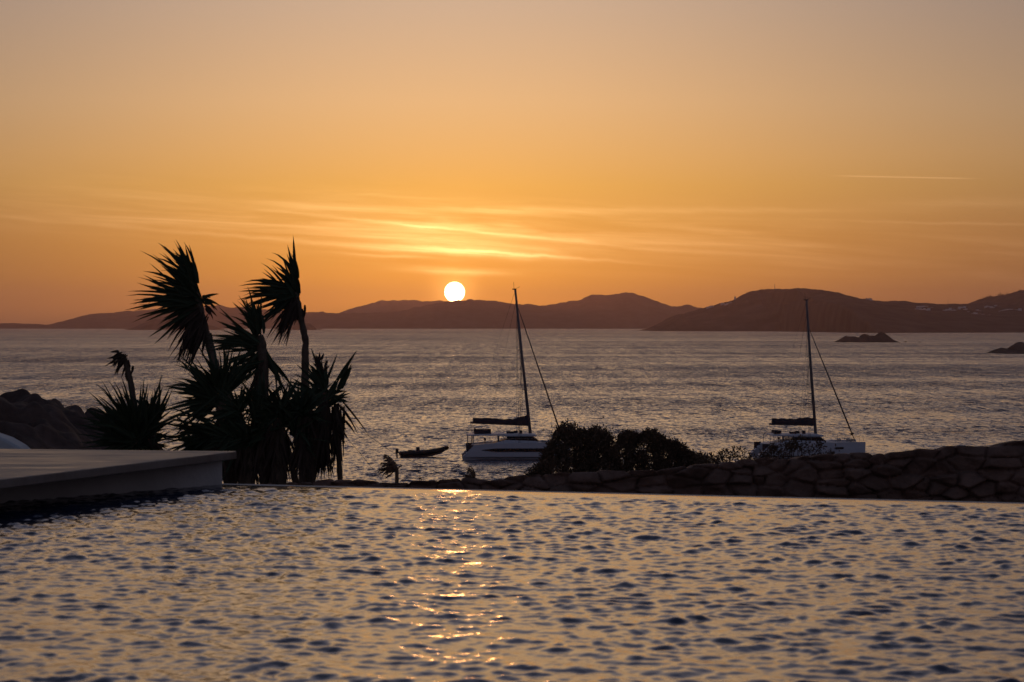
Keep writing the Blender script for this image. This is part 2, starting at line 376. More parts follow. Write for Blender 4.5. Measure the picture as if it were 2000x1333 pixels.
def put_house(px, py, label, group, k=None, s_=None, dz=0):
    k = rnd.randrange(3) if k is None else k; p = ground_hit(px, py); p.z += dz
    s_ = s_ or rnd.uniform(.7, 1.15); rz = rnd.uniform(-.4, .4)
    if not used[k]:
        used[k] = True; o = protos[k]; o.location = p; o.rotation_euler = (0, 0, rz); o.scale = (s_,)*3
    else: o = place_copy(protos[k], p, rz, s_)
    return tag(o, label, 'house', group)
CL = [((1705, 1728), (614, 620), 5, 'the small group on the bare slope', 'houses low on the middle headland slope'),
      ((1784, 1818), (607, 615), 9, 'the tight hamlet below the saddle', 'houses of the hamlet below the saddle'),
      ((1845, 1875), (611, 625), 9, 'the loose cluster beside the town', 'houses between hamlet and town'),
      ((1876, 1998), (604, 632), 48, 'the hillside town', 'houses of the headland town'),
      ((1925, 1998), (588, 600), 12, 'the houses high above town', 'houses high above the town'),
      ((1660, 1702), (591, 596), 5, 'the group just under the crest', 'houses under the headland crest')]
for (xr, yr, n, lab, grp) in CL:
    for i in range(n):
        x = rnd.uniform(*xr); y = rnd.uniform(*yr)
        k_ = rnd.randrange(3); f1 = (y-yr[0])/(yr[1]-yr[0]); f2 = (x-xr[0])/(xr[1]-xr[0])
        shp = ('blocky house with chimney', 'stepped pale house', 'long low house')[k_]
        rowt = 'upper row' if f1 < .33 else ('middle row' if f1 < .66 else 'lowest row')
        colt = 'sea end' if f2 < .34 else ('centre' if f2 < .67 else 'inland end')
        put_house(x, y, '%s, %s of %s, %s' % (shp, rowt, lab, colt), grp, k_)
for (x, k, s_, lab) in ((1384, 1, .9, 'dark house farthest down the headland crest, beside open sea'), (1391, 0, .8, 'small dark house second from the sea on the headland crest'),
                        (1411, 0, 1.0, 'blocky dark house before the tower on the headland crest'), (1418, 1, .8, 'stepped dark house before the tower on the headland crest'),
                        (1426, 2, .6, 'long low house just before the tower on the headland crest')):
    yy = np.interp(x, [1345, 1380, 1400, 1428], [610, 601, 596, 589])
    put_house(x, yy+1.2, lab, 'houses along the headland crest', k, s_)
def ridge_pt(px):
    X, Yg, Z = GC; c = int(np.argmin(np.abs(X[33]-(px-1000)/F*8000))); return Vector((X[33, c], 8000, Z[33, c]))
p = ridge_pt(1435); t_ = empty('windmill', p - Vector((0, 0, 2)))
MB().tube([(0, 0, 0), (0, 0, 11)], [3.4, 2.6], 14).build('tower', M['house'], t_)
MB().tube([(0, 0, 11), (0, 0, 15)], [2.9, .3], 14).build('roof', M['hroof'], t_)
tag(t_, 'round tower with pointed cap standing on the headland crest beside the houses', 'windmill')
p = ridge_pt(1514); t_ = empty('radio_mast', p - Vector((0, 0, 1)))
mm = MB(); mm.tube([(0, 0, 0), (0, 0, 19)], [.9, .5], 6)
for z in (6, 10, 14): mm.box((0, 0, z), (2.2, 2.2, .4))
mm.build('lattice', M['alu'], t_); MB().box((4, 0, 1.5), (7, 4, 4)).build('equipment_hut', M['hroof'], t_)
tag(t_, 'thin radio mast with a hut on the highest summit of the headland', 'mast')
for (x, hgt, lab) in ((1851, 17, 'tall bare utility pole standing on the saddle of the headland'), (1812, 10, 'short faint pole on the saddle nearer the summit side')):
    p = ridge_pt(x); t_ = empty('utility_pole', p - Vector((0, 0, 1)))
    MB().tube([(0, 0, 0), (0, 0, hgt)], [.45, .35], 6).build('post', M['alu'], t_); MB().box((0, 0, hgt-1.2), (4, .4, .4)).build('crossarm', M['alu'], t_)
    tag(t_, lab, 'pole', 'poles on the headland saddle')
# bushes on the headland's rising right crest
for i, x in enumerate((1924, 1929, 1935, 1951, 1957, 1968, 1984, 1992)):
    p = ridge_pt(x); m_ = MB(); tlab = ('lowest', 'second', 'third', 'fourth', 'fifth', 'sixth', 'seventh', 'highest')[i]
    for k in range(60):
        a = Vector((rnd.gauss(0, 3.6), rnd.gauss(0, 3), 1.5+abs(rnd.gauss(0, 2.6))))
        s_ = rnd.uniform(.8, 1.8); d1 = Vector((rnd.uniform(-1, 1), rnd.uniform(-1, 1), rnd.uniform(-1, 1)))*s_; d2 = Vector((rnd.uniform(-1, 1), rnd.uniform(-1, 1), rnd.uniform(-1, 1)))*s_
        m_.add([a-d1, a+d2, a+d1, a-d2], [(0, 1, 2, 3)])
    e = empty('tree', p - Vector((0, 0, 1))); m_.build('crown', M['shrub'], e); MB().tube([(0, 0, -1), (0, 0, 3)], .4, 5).build('trunk', M['twig'], e)
    tag(e, 'small dark tree, %s of those climbing the crest above the town' % tlab, 'tree', 'trees on the crest above the town')

# ------------------------------------------------------------------ near ground
gx = np.concatenate([np.linspace(-140, -30, 24), np.linspace(-28, 28, 90), np.linspace(30, 140, 24)])
gy = np.concatenate([np.linspace(-30, 20, 18), np.linspace(21, 60, 60), np.linspace(62, 245, 90)])
GX, GY = np.meshgrid(gx, gy)
def prof(y): return np.interp(y, [-30, 24, 45, 80, 140, 200, 238, 250], [14.2, 14.2, 13.1, 10.3, 6.0, 2.0, -1.2, -2.5])
GZ = prof(GY) + np.where(GY > 22, .10, .02)*npnoise(GX, GY, 31, 60, .15, 3) - .6*np.clip((np.abs(GX)-20)/60, 0, 1)*0
shore = np.clip((GY-200)/40, 0, 1)
tag(grid('ground', GX, GY, GZ, M['soil']), kind='structure')
def ground_z(x, y):
    return float(prof(y))
# rocky mound on the left behind the yuccas
mx, my = np.meshgrid(np.linspace(-30, -9.6, 300), np.linspace(50, 74, 260))
sil = np.interp((mx/60*F)+1000, [-900, -300, 0, 40, 90, 130, 160, 190, 235], [760, 775, 783, 786, 797, 812, 832, 850, 905])
Ht = CAMZ+(HZ-sil)/F*60
base = prof(my)-.3
across = np.clip(1-np.abs((my-60)/np.where(my < 60, 9.5, 17.))**2.2, 0, 1)
rough_ = npnoise(mx*1.0, my*1.0, 41, 160, 2, 16)
lump = np.abs(npnoise(mx, my, 43, 60, 1.5, 9))
MZ = base + np.clip(Ht-base, 0, None)*across + (.30*rough_+.45*lump-.24)*np.clip(across*3, 0, 1)
tag(grid('hill', mx, my, MZ, M['hill'], smooth=False), kind='structure')

# ------------------------------------------------------------------ pool
P1 = Vector((-1.74, 15.2)); E = Vector((.943, -.333)); E.normalize(); N = Vector((-E[1]*-1, -E[0])); N = Vector((E[1], -E[0]))
PZ = 15.4
def st(s_, t_): return P1 + E*s_ + N*t_
sax = np.concatenate([np.linspace(-1.6, -1.0, 8)[:-1], np.arange(-1.0, 6.3, .0085), np.linspace(6.3, 12, 60)[1:]])
tax = np.concatenate([np.arange(0, 8.6, .0085), np.linspace(8.6, 12.4, 90)[1:]])
S_, T_ = np.meshgrid(sax, tax)
WX = P1[0]+E[0]*S_+N[0]*T_; WY = P1[1]+E[1]*S_+N[1]*T_
rs = np.random.RandomState(12); Zw = np.zeros_like(WX)
mod1 = 1+.20*npnoise(WX, WY, 51, 20, .8, 3)
def waves(n, l0, l1, dirs, slope):
    out = np.zeros_like(WX)
    for i in range(n):
        lam = l0*(l1/l0)**rs.rand(); k = 2*math.pi/lam; a = math.radians(rs.choice(dirs)+rs.randn()*11); ph = rs.rand()*6.283
        kx, ky = k*math.sin(a), k*math.cos(a)
        out += np.sin(WX*kx+WY*ky+ph+.5*np.sin(WX*1.7*math.cos(a*3)+WY*1.3+ph))*(slope/k)*math.sqrt(2/n)
    return out
Zw = waves(36, .085, .19, [42, -38, 14], .128) + waves(30, .034, .075, [58, -50, 5], .075) + waves(16, .2, .55, [48, -50, 10], .045)
Zw = Zw*mod1
rms = np.std(Zw); Zw = Zw + .06*(Zw*Zw/rms-rms)
edge = np.clip(T_/.5, 0, 1)**.8; sidef = np.clip((S_+1.6)/.4, 0, 1)
Zw = Zw*edge*sidef
pm = bpy.data.materials.new('pool_water'); pm.use_nodes = True; h = NG(pm.node_tree); b = h.n['Principled BSDF']
b.inputs['Base Color'].default_value = (.022, .028, .052, 1); b.inputs['IOR'].default_value = 1.41; b.inputs['Roughness'].default_value = .12
gp = h.n.new('ShaderNodeNewGeometry').outputs['Position']
bn = h.n.new('ShaderNodeBump'); bn.inputs['Strength'].default_value = .6; bn.inputs['Distance'].default_value = .003
h.l.new(h.noise(gp, 26, 2, .5, .4), bn.inputs['Height']); h.l.new(bn.outputs[0], b.inputs['Normal'])
tag(grid('pool_water', WX, WY, PZ+Zw, pm), kind='structure')
bas = MB()
def quadst(pts, z0, z1): bas.prism([st(*p_) for p_ in pts], z0, z1)
quadst([(-1.6, -.16), (12.2, -.16), (12.2, -.002), (-1.6, -.002)], 13.9, PZ-.004)
quadst([(12.0, 0), (12.4, 0), (12.4, 12.4), (12.0, 12.4)], 13.9, PZ+.15)
quadst([(-1.6, 0), (12.0, 0), (12.0, 12.4), (-1.6, 12.4)], 13.9, 14.2)
tag(bas.build('pool_basin', M['plaster']), kind='structure')
dk = MB(); dk.prism([st(-6, 12.4), st(16, 12.4), st(16, 20), st(-6, 20)], 14.1, PZ+.05)
tag(dk.build('pool_deck', M['plaster'], bevel=.01), kind='structure')

# terrace block beside the pool
ZT = PZ+.206
tb = empty('terrace_block', (-3.0, 13.5, PZ))
MB().prism([(-1.745, 15.33), (-3.3, 15.62), (-9.5, 16.8), (-10.5, 9.2), (-3.62, 9.35), (-2.66, 12.46)], ZT-.05, ZT).build('coping', M['coping'], tb, world=True, bevel=.006)
MB().prism([(-1.83, 15.26), (-3.3, 15.55), (-9.4, 16.7), (-10.4, 9.3), (-5.6, 9.6), (-2.92, 13.62)], 14.0, ZT-.053).build('wall', M['plaster'], tb, world=True)
tag(tb, 'low terrace block with a pale stone top beside the pool water', 'terrace')
# whitewashed sloping parapet at the picture's left border
q_ = [at(-260, 800, 17.6), at(-80, 830, 17.6), at(-20, 843, 17.6), at(18, 856, 17.6), (at(44, 871, 17.6)), at(58, 884, 17.6), at(60, 930, 17.6), at(-260, 930, 17.6)]
pp = MB().side_prism([(v.x, v.z) for v in q_], 17.45, 17.75).build('parapet_wall', M['white'], bevel=.02)
tag(pp, 'pale sloping whitewashed wall end showing over the stone terrace top', 'wall')

# ------------------------------------------------------------------ dry stone wall
WALLY = 18.0
TOP = [(520, 944), (560, 941), (620, 938), (700, 937), (760, 939), (830, 938), (900, 934), (950, 931), (1000, 927), (1040, 923), (1090, 921), (1150, 920), (1210, 917),
       (1250, 915), (1300, 911), (1400, 903), (1450, 899), (1500, 894), (1560, 891), (1640, 887), (1690, 884), (1760, 879), (1790, 873), (1830, 875), (1870, 871), (1910, 870),
       (1950, 864), (2000, 857), (2080, 850), (2300, 840)]
def wall_top(x):
    px = x/WALLY*F+1000
    
    return CAMZ+(HZ-float(np.interp(px, [p_[0] for p_ in TOP], [p_[1] for p_ in TOP])))/F*WALLY
x_l, x_r = (520-1000)/F*WALLY, (2300-1000)/F*WALLY
wx = np.linspace(x_l, x_r, 760); wz = np.linspace(0, 1, 150)
tops = np.array([wall_top(x) for x in wx])
WXg, WZt = np.meshgrid(wx, wz); ZB = 14.05
rs2 = np.random.RandomState(5); pts_ = []
zz = ZB
while zz < 16.0:
    ch = rs2.uniform(.06, .125); xx = x_l-.3
    while xx < x_r+.3:
        cw = rs2.uniform(.09, .30); 
        if rs2.rand() < .25:
            pts_ += [(xx+cw/2+rs2.randn()*.03, zz+ch*.25, rs2.rand()), (xx+cw/2+rs2.randn()*.05, zz+ch*.78, rs2.rand())]
        else: pts_.append((xx+cw/2+rs2.randn()*.03, zz+ch/2+rs2.randn()*.03, rs2.rand()))
        xx += cw
    zz += ch
pts_ = np.array(pts_)
Zraw = ZB+(tops[None, :]-ZB)*WZt
wpx = WXg+.060*npnoise(WXg, Zraw, 61, 40, 2, 22); wpz = Zraw+.042*npnoise(WXg, Zraw, 62, 30, 3, 14)
best = np.full(WXg.shape, 9.); sec = np.full(WXg.shape, 9.); who = np.zeros(WXg.shape)
for i0 in range(len(pts_)):
    a_, b_, c_ = pts_[i0]
    j0, j1 = np.searchsorted(wx, [a_-.6, a_+.6])
    if j1 <= j0: continue
    d_ = np.sqrt(((wpx[:, j0:j1]-a_)*.48)**2+(wpz[:, j0:j1]-b_)**2)
    bb, s2_ = best[:, j0:j1], sec[:, j0:j1]
    nb_ = d_ < bb; sec[:, j0:j1] = np.where(nb_, bb, np.minimum(s2_, d_)); best[:, j0:j1] = np.where(nb_, d_, bb); who[:, j0:j1] = np.where(nb_, c_, who[:, j0:j1])
gap = np.clip((sec-best)/.024, 0, 1)**.55
dep = gap*(.022+.05*who) + .026*npnoise(WXg, Zraw, 63, 90, 10, 90) + .022*np.sin(wpx*13+who*40) + .022*np.sin(wpz*24+who*71)
front_Y = WALLY - dep
Zf = Zraw + (.010*npnoise(WXg, Zraw*0+3, 64, 50, 5, 40) + .02*(who-.7))*WZt**6 - .02*(1-gap)*WZt**20
nb2 = 10
fz = Zf[-1]; rowsY = [front_Y]; rowsZ = [Zf]; rowsX = [WXg]
for i in range(1, nb2+1):
    f_ = i/nb2; yy = front_Y[-1]+.6*f_
    zr = fz+-.05*f_+.012*npnoise(wx, wx*0+f_*3, 65, 30, 3, 20)-(1.4*max(0, f_-.8)*5*(f_-.8) if f_ > .8 else 0)
    rowsY.append(yy[None]); rowsZ.append(zr[None]); rowsX.append(wx[None])
wl = grid('stone_wall', np.vstack(rowsX), np.vstack(rowsY), np.vstack(rowsZ), M['rock'], smooth=False)
tag(wl, 'long rough dry stone wall rising behind the far edge of the pool', 'stone wall')

# ------------------------------------------------------------------ plants
def cone_dir(ang, spread, dscale=.85):
    a = math.radians(ang); ax = Vector((math.cos(a), 0, math.sin(a))); p_ = Vector((-math.sin(a), 0, math.cos(a)))
    th = math.radians(spread)*math.sqrt(rnd.random()); ph = rnd.random()*6.283
    d = ax*math.cos(th)+(p_*math.cos(ph)+Vector((0, 1, 0))*math.sin(ph)*dscale)*math.sin(th)
    return d.normalized()
def blade(m_, base, d, L, wd, bend, n=5):
    p_ = Vector(base); seg = L/n; side_ = d.cross(Vector((rnd.uniform(-.5, .5), -1, rnd.uniform(-.5, .5)))).normalized()
    vv = []
    kink = rnd.randrange(2, 5) if rnd.random() < .07 else -1
    for i in range(n+1):
        if i == kink: d = (d+Vector((rnd.uniform(-.5, .2), rnd.uniform(-.5, .5), -1.1))).normalized()
        t_ = i/n; ww = wd*min(1, .38+2.4*t_)*(1-t_)**.75*.5
        up = side_.cross(d).normalized()
        vv += [p_-side_*ww+up*ww*.45, p_, p_+side_*ww+up*ww*.45]
        d = (d+bend*(t_*.9+.15)/n*2).normalized(); p_ = p_+d*seg
    fs = []
    for i in range(n):
        a = i*3; fs += [(a, a+1, a+4, a+3), (a+1, a+2, a+5, a+4)]
    m_.add(vv, fs)
def yucca(label, Y, trunks, fans, group=None, name='yucca'):
    tx, ty, _ = trunks[0][0]; b0 = at(tx, ty, Y); gz = ground_z(b0.x, b0.y) - .05
    e = empty(name, (b0.x, b0.y, gz)); k = Y/F
    for tr in trunks:
        pts = [at(x, y, Y+(dy_[0] if dy_ else 0)) for (x, y, r_, *dy_) in tr]; rr = [r_*k for (x, y, r_, *_) in tr]
        if tr is trunks[0] or True:
            pts = [Vector((pts[0].x, pts[0].y, gz))]+pts; rr = [rr[0]*1.2]+rr
        # refine and roughen
        P2, R2 = [], []
        for i in range(len(pts)-1):
            for j in range(5):
                f_ = j/5; q2 = pts[i].lerp(pts[i+1], f_); P2.append(q2+Vector((vnoise(q2.z, i, 5, 1), 0, 0))*k*1.2)
                R2.append((rr[i]*(1-f_)+rr[i+1]*f_)*(1+.14*(j % 2)+.1*rnd.random()))
        P2.append(pts[-1]); R2.append(rr[-1]*.8)
        MB().tube(P2, R2, 9).build('trunk', M['bark'], e, world=True)
    gm, dm = MB(), MB()
    for fan in fans:
        (x, y, ang, spread, n, L, kind) = fan[:7]; dxp, dyp = fan[7] if len(fan) > 7 else (0, 0)
        for i in range(int(n*.8)):
            f_ = rnd.random(); base_ = at(x+dxp*f_+rnd.gauss(0, 4.5), y+dyp*f_+rnd.gauss(0, 5.5), Y+rnd.gauss(0, .03))
            d = cone_dir(ang, spread); LL = L*k*rnd.uniform(.50, 1.10)
            if kind == 'g':
                blade(gm, base_, d, LL, rnd.uniform(7.0, 11.5)*k, Vector((-.18+rnd.uniform(-.15, .15), rnd.uniform(-.2, .2), -.18))*(rnd.uniform(.1, 1.6) if rnd.random() < .72 else rnd.uniform(1.8, 4.2)))
            else:
                blade(dm, base_, d, LL, rnd.uniform(4.5, 9)*k, Vector((-.12+rnd.uniform(-.4, .4), rnd.uniform(-.3, .3), -.55))*rnd.uniform(.3, 1.2))
    if gm.v: gm.build('crown', M['leaf'], e, world=True)
    if dm.v: dm.build('dead_leaves', M['dead'], e, world=True)
    return tag(e, label, 'yucca', group)
GY_ = 'windblown yuccas beyond the pool'
yucca('tall windswept yucca whose large shaggy head leans out over the lower clumps, nearest the terrace', 19.6,
      [[(474, 942, 10), (466, 860, 9), (452, 795, 9), (428, 735, 8), (412, 690, 7.5), (402, 645, 6.5), (392, 605, 6), (383, 570, 5)]],
      [(380, 572, 138, 48, 46, 120, 'g', (8, 24)), (382, 556, 122, 26, 16, 112, 'g'), (374, 580, 172, 30, 38, 124, 'g', (6, 14)), (380, 596, 215, 20, 20, 112, 'g'), (384, 548, 112, 17, 20, 86, 'g'), (390, 600, 212, 22, 18, 90, 'd'),
       (390, 606, 243, 19, 70, 108, 'd', (8, 22)), (396, 585, 8, 22, 5, 38, 'g'), (398, 600, 320, 30, 6, 34, 'd'), (404, 640, 262, 22, 10, 50, 'd', (4, 30))], GY_)
yucca('tallest slender yucca with a curved bare stem and a small head blown sideways', 20.4,
      [[(592, 942, 9), (597, 850, 8), (594, 770, 7), (596, 720, 7), (597, 670, 6), (590, 630, 5.5), (583, 600, 6), (576, 568, 5)]],
      [(574, 566, 122, 30, 30, 86, 'g', (6, 14)), (568, 566, 172, 24, 30, 98, 'g', (5, 12)), (572, 574, 205, 16, 14, 90, 'g'), (576, 546, 96, 10, 12, 78, 'g'), (574, 578, 208, 16, 14, 80, 'g'),
       (574, 580, 243, 17, 46, 84, 'd', (6, 20)), (583, 600, 285, 25, 8, 36, 'd'), (574, 548, 80, 40, 5, 26, 'd')], GY_)
yucca('yucca of middle height with an upright tuft, between the two tall ones', 18.9,
      [[(520, 942, 13), (515, 850, 12), (512, 760, 11), (515, 700, 10), (508, 655, 8)]],
      [(505, 652, 104, 27, 34, 86, 'g'), (506, 640, 96, 14, 12, 74, 'g'), (500, 664, 160, 34, 48, 100, 'g', (6, 20)), (502, 684, 212, 26, 34, 90, 'g', (6, 30)), (520, 690, 308, 14, 11, 98, 'g'),
       (512, 700, 262, 26, 110, 84, 'd', (4, 130)), (500, 615, 100, 60, 14, 22, 'd', (0, 20))], GY_)
yucca('broad green yucca clump with spreading rosettes in front of the tall leaning one', 18.3,
      [[(450, 946, 13), (442, 860, 11), (428, 778, 9)], [(398, 946, 10), (402, 880, 9), (404, 840, 8)]],
      [(424, 772, 128, 52, 50, 120, 'g', (6, 14)), (424, 780, 186, 42, 46, 108, 'g'), (430, 775, 68, 34, 34, 116, 'g'), (426, 838, 196, 55, 64, 108, 'g', (-10, 20)),
       (400, 860, 185, 70, 60, 84, 'g', (0, 30)), (440, 830, 20, 60, 40, 70, 'g'), (436, 800, 264, 30, 90, 96, 'd', (6, 70))], GY_)
yucca('dense low dark yucca mass at the foot of the middle stems', 18.0,
      [[(545, 946, 14), (545, 860, 12), (545, 800, 9)], [(484, 946, 14), (486, 880, 12), (488, 840, 9)]],
      [(545, 800, 90, 95, 80, 84, 'g', (0, 20)), (520, 840, 170, 80, 60, 80, 'g'), (575, 845, 30, 80, 60, 66, 'g'), (488, 850, 120, 100, 70, 84, 'g', (0, 20)),
       (545, 810, 268, 30, 130, 96, 'd', (0, 60)), (488, 860, 268, 26, 110, 80, 'd', (0, 30)), (515, 850, 268, 30, 90, 90, 'd'), (590, 812, 60, 80, 60, 80, 'g'), (460, 860, 180, 80, 60, 90, 'g'), (600, 800, 265, 30, 70, 100, 'd'), (505, 800, 90, 60, 40, 80, 'g'), (560, 830, 110, 60, 40, 84, 'g'), (470, 806, 130, 80, 44, 84, 'g'), (590, 860, 270, 30, 90, 80, 'd'), (430, 880, 250, 50, 60, 80, 'd'), (466, 875, 268, 26, 50, 70, 'd')], GY_)
yucca('ragged yucca with long hanging dead skirts at the seaward end of the clump', 18.7,
      [[(604, 946, 10), (616, 880, 10), (630, 820, 10), (638, 762, 8)], [(578, 946, 6), (566, 890, 5), (556, 850, 5)], [(664, 936, 5), (661, 860, 5), (656, 790, 5)]],
      [(634, 760, 105, 42, 26, 76, 'g'), (660, 748, 66, 13, 13, 66, 'g', (6, 10)), (632, 750, 100, 30, 16, 66, 'd'), (640, 780, 30, 40, 18, 56, 'g'), (628, 775, 165, 34, 26, 74, 'g'),
       (632, 770, 262, 17, 150, 116, 'd', (10, 60)), (612, 800, 262, 24, 80, 100, 'd', (6, 50)), (656, 790, 272, 5, 26, 142, 'd', (2, 10)), (660, 785, 312, 5, 3, 98, 'd'),
       (655, 800, 300, 30, 18, 40, 'd', (4, 40)), (626, 700, 85, 50, 16, 20, 'd', (0, 30)), (630, 850, 270, 14, 60, 90, 'd')], GY_)
yucca('separate round bushy yucca with upright spiky leaves behind the terrace top', 19.0,
      [[(262, 945, 15), (262, 850, 12)], [(300, 945, 9), (296, 850, 8)], [(232, 945, 9), (234, 860, 8)]],
      [(262, 850, 98, 44, 74, 130, 'g', (0, 10)), (258, 855, 158, 26, 40, 112, 'g', (0, 14)), (275, 850, 40, 36, 46, 96, 'g', (0, 14)), (262, 868, 180, 70, 60, 92, 'g'),
       (268, 872, 0, 70, 50, 76, 'g'), (296, 840, 82, 28, 26, 96, 'g'), (232, 850, 118, 22, 20, 96, 'g'), (262, 870, 268, 50, 90, 60, 'd'), (296, 870, 290, 40, 40, 50, 'd')], GY_)
yucca('thin dying yucca stem with a small drooping head above the round bushy one', 19.3,
      [[(272, 945, 6), (268, 840, 6), (258, 765, 5.5), (249, 720, 5), (240, 694, 5)]],
      [(240, 696, 208, 26, 16, 44, 'd'), (242, 698, 238, 18, 12, 40, 'd'), (240, 692, 185, 20, 6, 30, 'd'), (250, 715, 270, 24, 8, 24, 'd')], GY_)

SG = 'shrubs behind the stone wall'
def bush(label, Y, sil, ybase, ncl, nleaf, leaf_px, cr, openness=.0):
    """shrub filling the outline sil (pixel columns and their tops) with leaf clusters on branches"""
    xs = [p_[0] for p_ in sil]; ys = [p_[1] for p_ in sil]; x0, x1 = xs[0], xs[-1]; cx = (x0+x1)/2
    b0 = at(cx, ybase, Y); gz = ground_z(b0.x, Y)-.05; e = empty('shrub', (b0.x, Y, gz)); k = Y/F; lm, tw = MB(), MB()
    nst = max(2, int((x1-x0)/28)); stems = [Vector((at(x0+(x1-x0)*(i+.5)/nst, ybase, Y).x, Y+rnd.gauss(0, .1), gz)) for i in range(nst)]
    H_ = max(ybase-min(ys), 10)
    for i in range(ncl):
        x = rnd.uniform(x0, x1); top = float(np.interp(x, xs, ys)); hgt = ybase-top
        if hgt < 3: continue
        f_ = rnd.random()**1.5; y = top+cr*.5+rnd.gauss(0, 2.2)+hgt*f_
        if y > ybase+6: continue
        dep_ = rnd.uniform(-1, 1)*(hgt*.5+6)*k*math.sqrt(max(.05, 1-(1-f_)**2)); c = at(x, y, Y); c.y += dep_
        st_ = min(stems, key=lambda q3: abs(q3.x-c.x)); md = st_.lerp(c, .6)+Vector((rnd.gauss(0, 3)*k, 0, rnd.gauss(0, 3)*k))
        if rnd.random() < .5: tw.tube([st_, md, c], [1.4*k, .8*k, .3*k], 3, cap=False)
        R_ = cr*k*rnd.uniform(.5, 1.25)
        for j in range(nleaf):
            u = Vector((rnd.gauss(0, 1), rnd.gauss(0, 1), rnd.gauss(0, .8))); q2 = c+u*R_*.42
            if rnd.random() < .04: q2 = c+u*R_*.95
            s_ = leaf_px*k*rnd.uniform(.6, 1.5); d = (u*.5+Vector((rnd.gauss(-.2, .7), rnd.gauss(0, .7), rnd.gauss(.3, .7)))).normalized()
            sd2 = d.cross(Vector((rnd.random(), rnd.random(), rnd.random()))).normalized()*s_*.22
            lm.add([q2, q2+d*s_*.5+sd2, q2+d*s_, q2+d*s_*.5-sd2], [(0, 1, 2, 3)])
        if f_ < .12 and rnd.random() < .5:      # stray sprigs above the outline
            tip = c+Vector((rnd.gauss(-2, 4), rnd.gauss(0, 3), rnd.uniform(5, 12)))*k; tw.tube([c, tip], [.5*k, .2*k], 3, cap=False)
            for j in range(8):
                q2 = c.lerp(tip, rnd.uniform(.3, 1)); d = Vector((rnd.gauss(0, 1), rnd.gauss(0, 1), rnd.gauss(.5, .6))).normalized()*leaf_px*k; sd2 = d.cross(Vector((0, 1, .2))).normalized()*leaf_px*k*.2
                lm.add([q2, q2+d*.5+sd2, q2+d, q2+d*.5-sd2], [(0, 1, 2, 3)])
    tw.build('branches', M['twig'], e, world=True); lm.build('foliage', M['shrub'], e, world=True)
    return tag(e, label, 'shrub', SG)
bush('tall dark bush hiding the bow of the nearer catamaran', 44, [(1054, 922), (1060, 900), (1066, 884), (1076, 864), (1086, 846), (1098, 834), (1112, 829), (1124, 834), (1136, 842), (1150, 846),
      (1160, 838), (1174, 834), (1186, 840), (1192, 856), (1198, 884), (1206, 905)], 932, 560, 44, 5.2, 10)
bush('rounded dark bush in the middle, next to the tallest bush', 46, [(1186, 905), (1196, 884), (1206, 862), (1218, 847), (1230, 843), (1242, 850), (1256, 848), (1268, 841), (1282, 846), (1296, 855), (1306, 866),
      (1318, 862), (1330, 872), (1342, 876), (1350, 886), (1362, 890), (1374, 904), (1384, 915)], 932, 600, 44, 5.2, 10)
bush('low thin bush at the foot of the tallest bush, toward the small palm', 40, [(1030, 926), (1042, 916), (1052, 908), (1064, 902), (1078, 896)], 930, 50, 30, 5, 9)
bush('small twiggy bush just past the rounded bush', 42, [(1362, 904), (1372, 888), (1382, 884), (1392, 890), (1400, 902)], 912, 34, 24, 5, 8)
bush('open leafy sprig with the water showing through, short of the farther catamaran', 43, [(1396, 902), (1406, 884), (1418, 878), (1428, 884), (1440, 876), (1454, 874), (1464, 886), (1472, 898)], 905, 36, 20, 5, 8)
bush('wide thin bush veiling the stern of the farther catamaran', 38, [(1484, 896), (1494, 884), (1506, 874), (1520, 868), (1540, 866), (1552, 858), (1566, 852), (1580, 862), (1592, 876)], 900, 74, 22, 5, 10)
bush('narrow bush in front of the cabin of the farther catamaran', 39, [(1590, 888), (1597, 868), (1606, 860), (1614, 868), (1622, 880), (1640, 888)], 896, 26, 22, 5, 9)
bush('tiny tuft on the low end of the wall', 30, [(808, 940), (816, 931), (824, 940)], 942, 6, 16, 4, 4)
# small palms
def palm(label, Y, px, ytop, ybase, spread, tr, n, lean, grp):
    b0 = at(px, ybase, Y); gz = ground_z(b0.x, Y)-.1; e = empty('palm', (b0.x, Y, gz)); k = Y/F
    top = at(px+lean, ytop, Y)
    MB().tube([Vector((b0.x, Y, gz)), b0, top], [tr*1.15*k, tr*k, tr*.9*k], 8).build('trunk', M['bark'], e, world=True)
    m_ = MB()
    for i in range(n):
        a = rnd.uniform(95, 225) if rnd.random() < .85 else rnd.uniform(20, 95)
        d = cone_dir(a, 22); L = spread*k*rnd.uniform(.6, 1.15)*(1 if 95 < a < 240 else .4); q2 = Vector(top)+Vector((0, 0, rnd.uniform(-6, 2)*k))
        for sgm in range(7):
            q3 = q2+d*L/7; d = (d+Vector((-.13, 0, -.07))).normalized()
            for s_ in (-1, 1):
                tip = q3+Vector((rnd.uniform(-.9, -.1), s_*.5, rnd.uniform(-.8, .1))).normalized()*L*.24
                m_.add([q2, q3, tip], [(0, 1, 2)])
            m_.add([q2+Vector((0, 0, k)), q3+Vector((0, 0, k)), q3, q2], [(0, 1, 2, 3)]); q2 = q3
    m_.build('crown', M['shrub'], e, world=True)
    tag(e, label, 'palm', grp)
palm('small windblown palm with a bare trunk, standing over the low end of the wall', 160, 775, 914, 945, 32, 3.8, 40, 0, 'palms below the pool')
palm('palm crown just peeping over the wall below the nearer catamaran', 150, 930, 934, 950, 26, 3.5, 22, -2, 'palms below the pool')

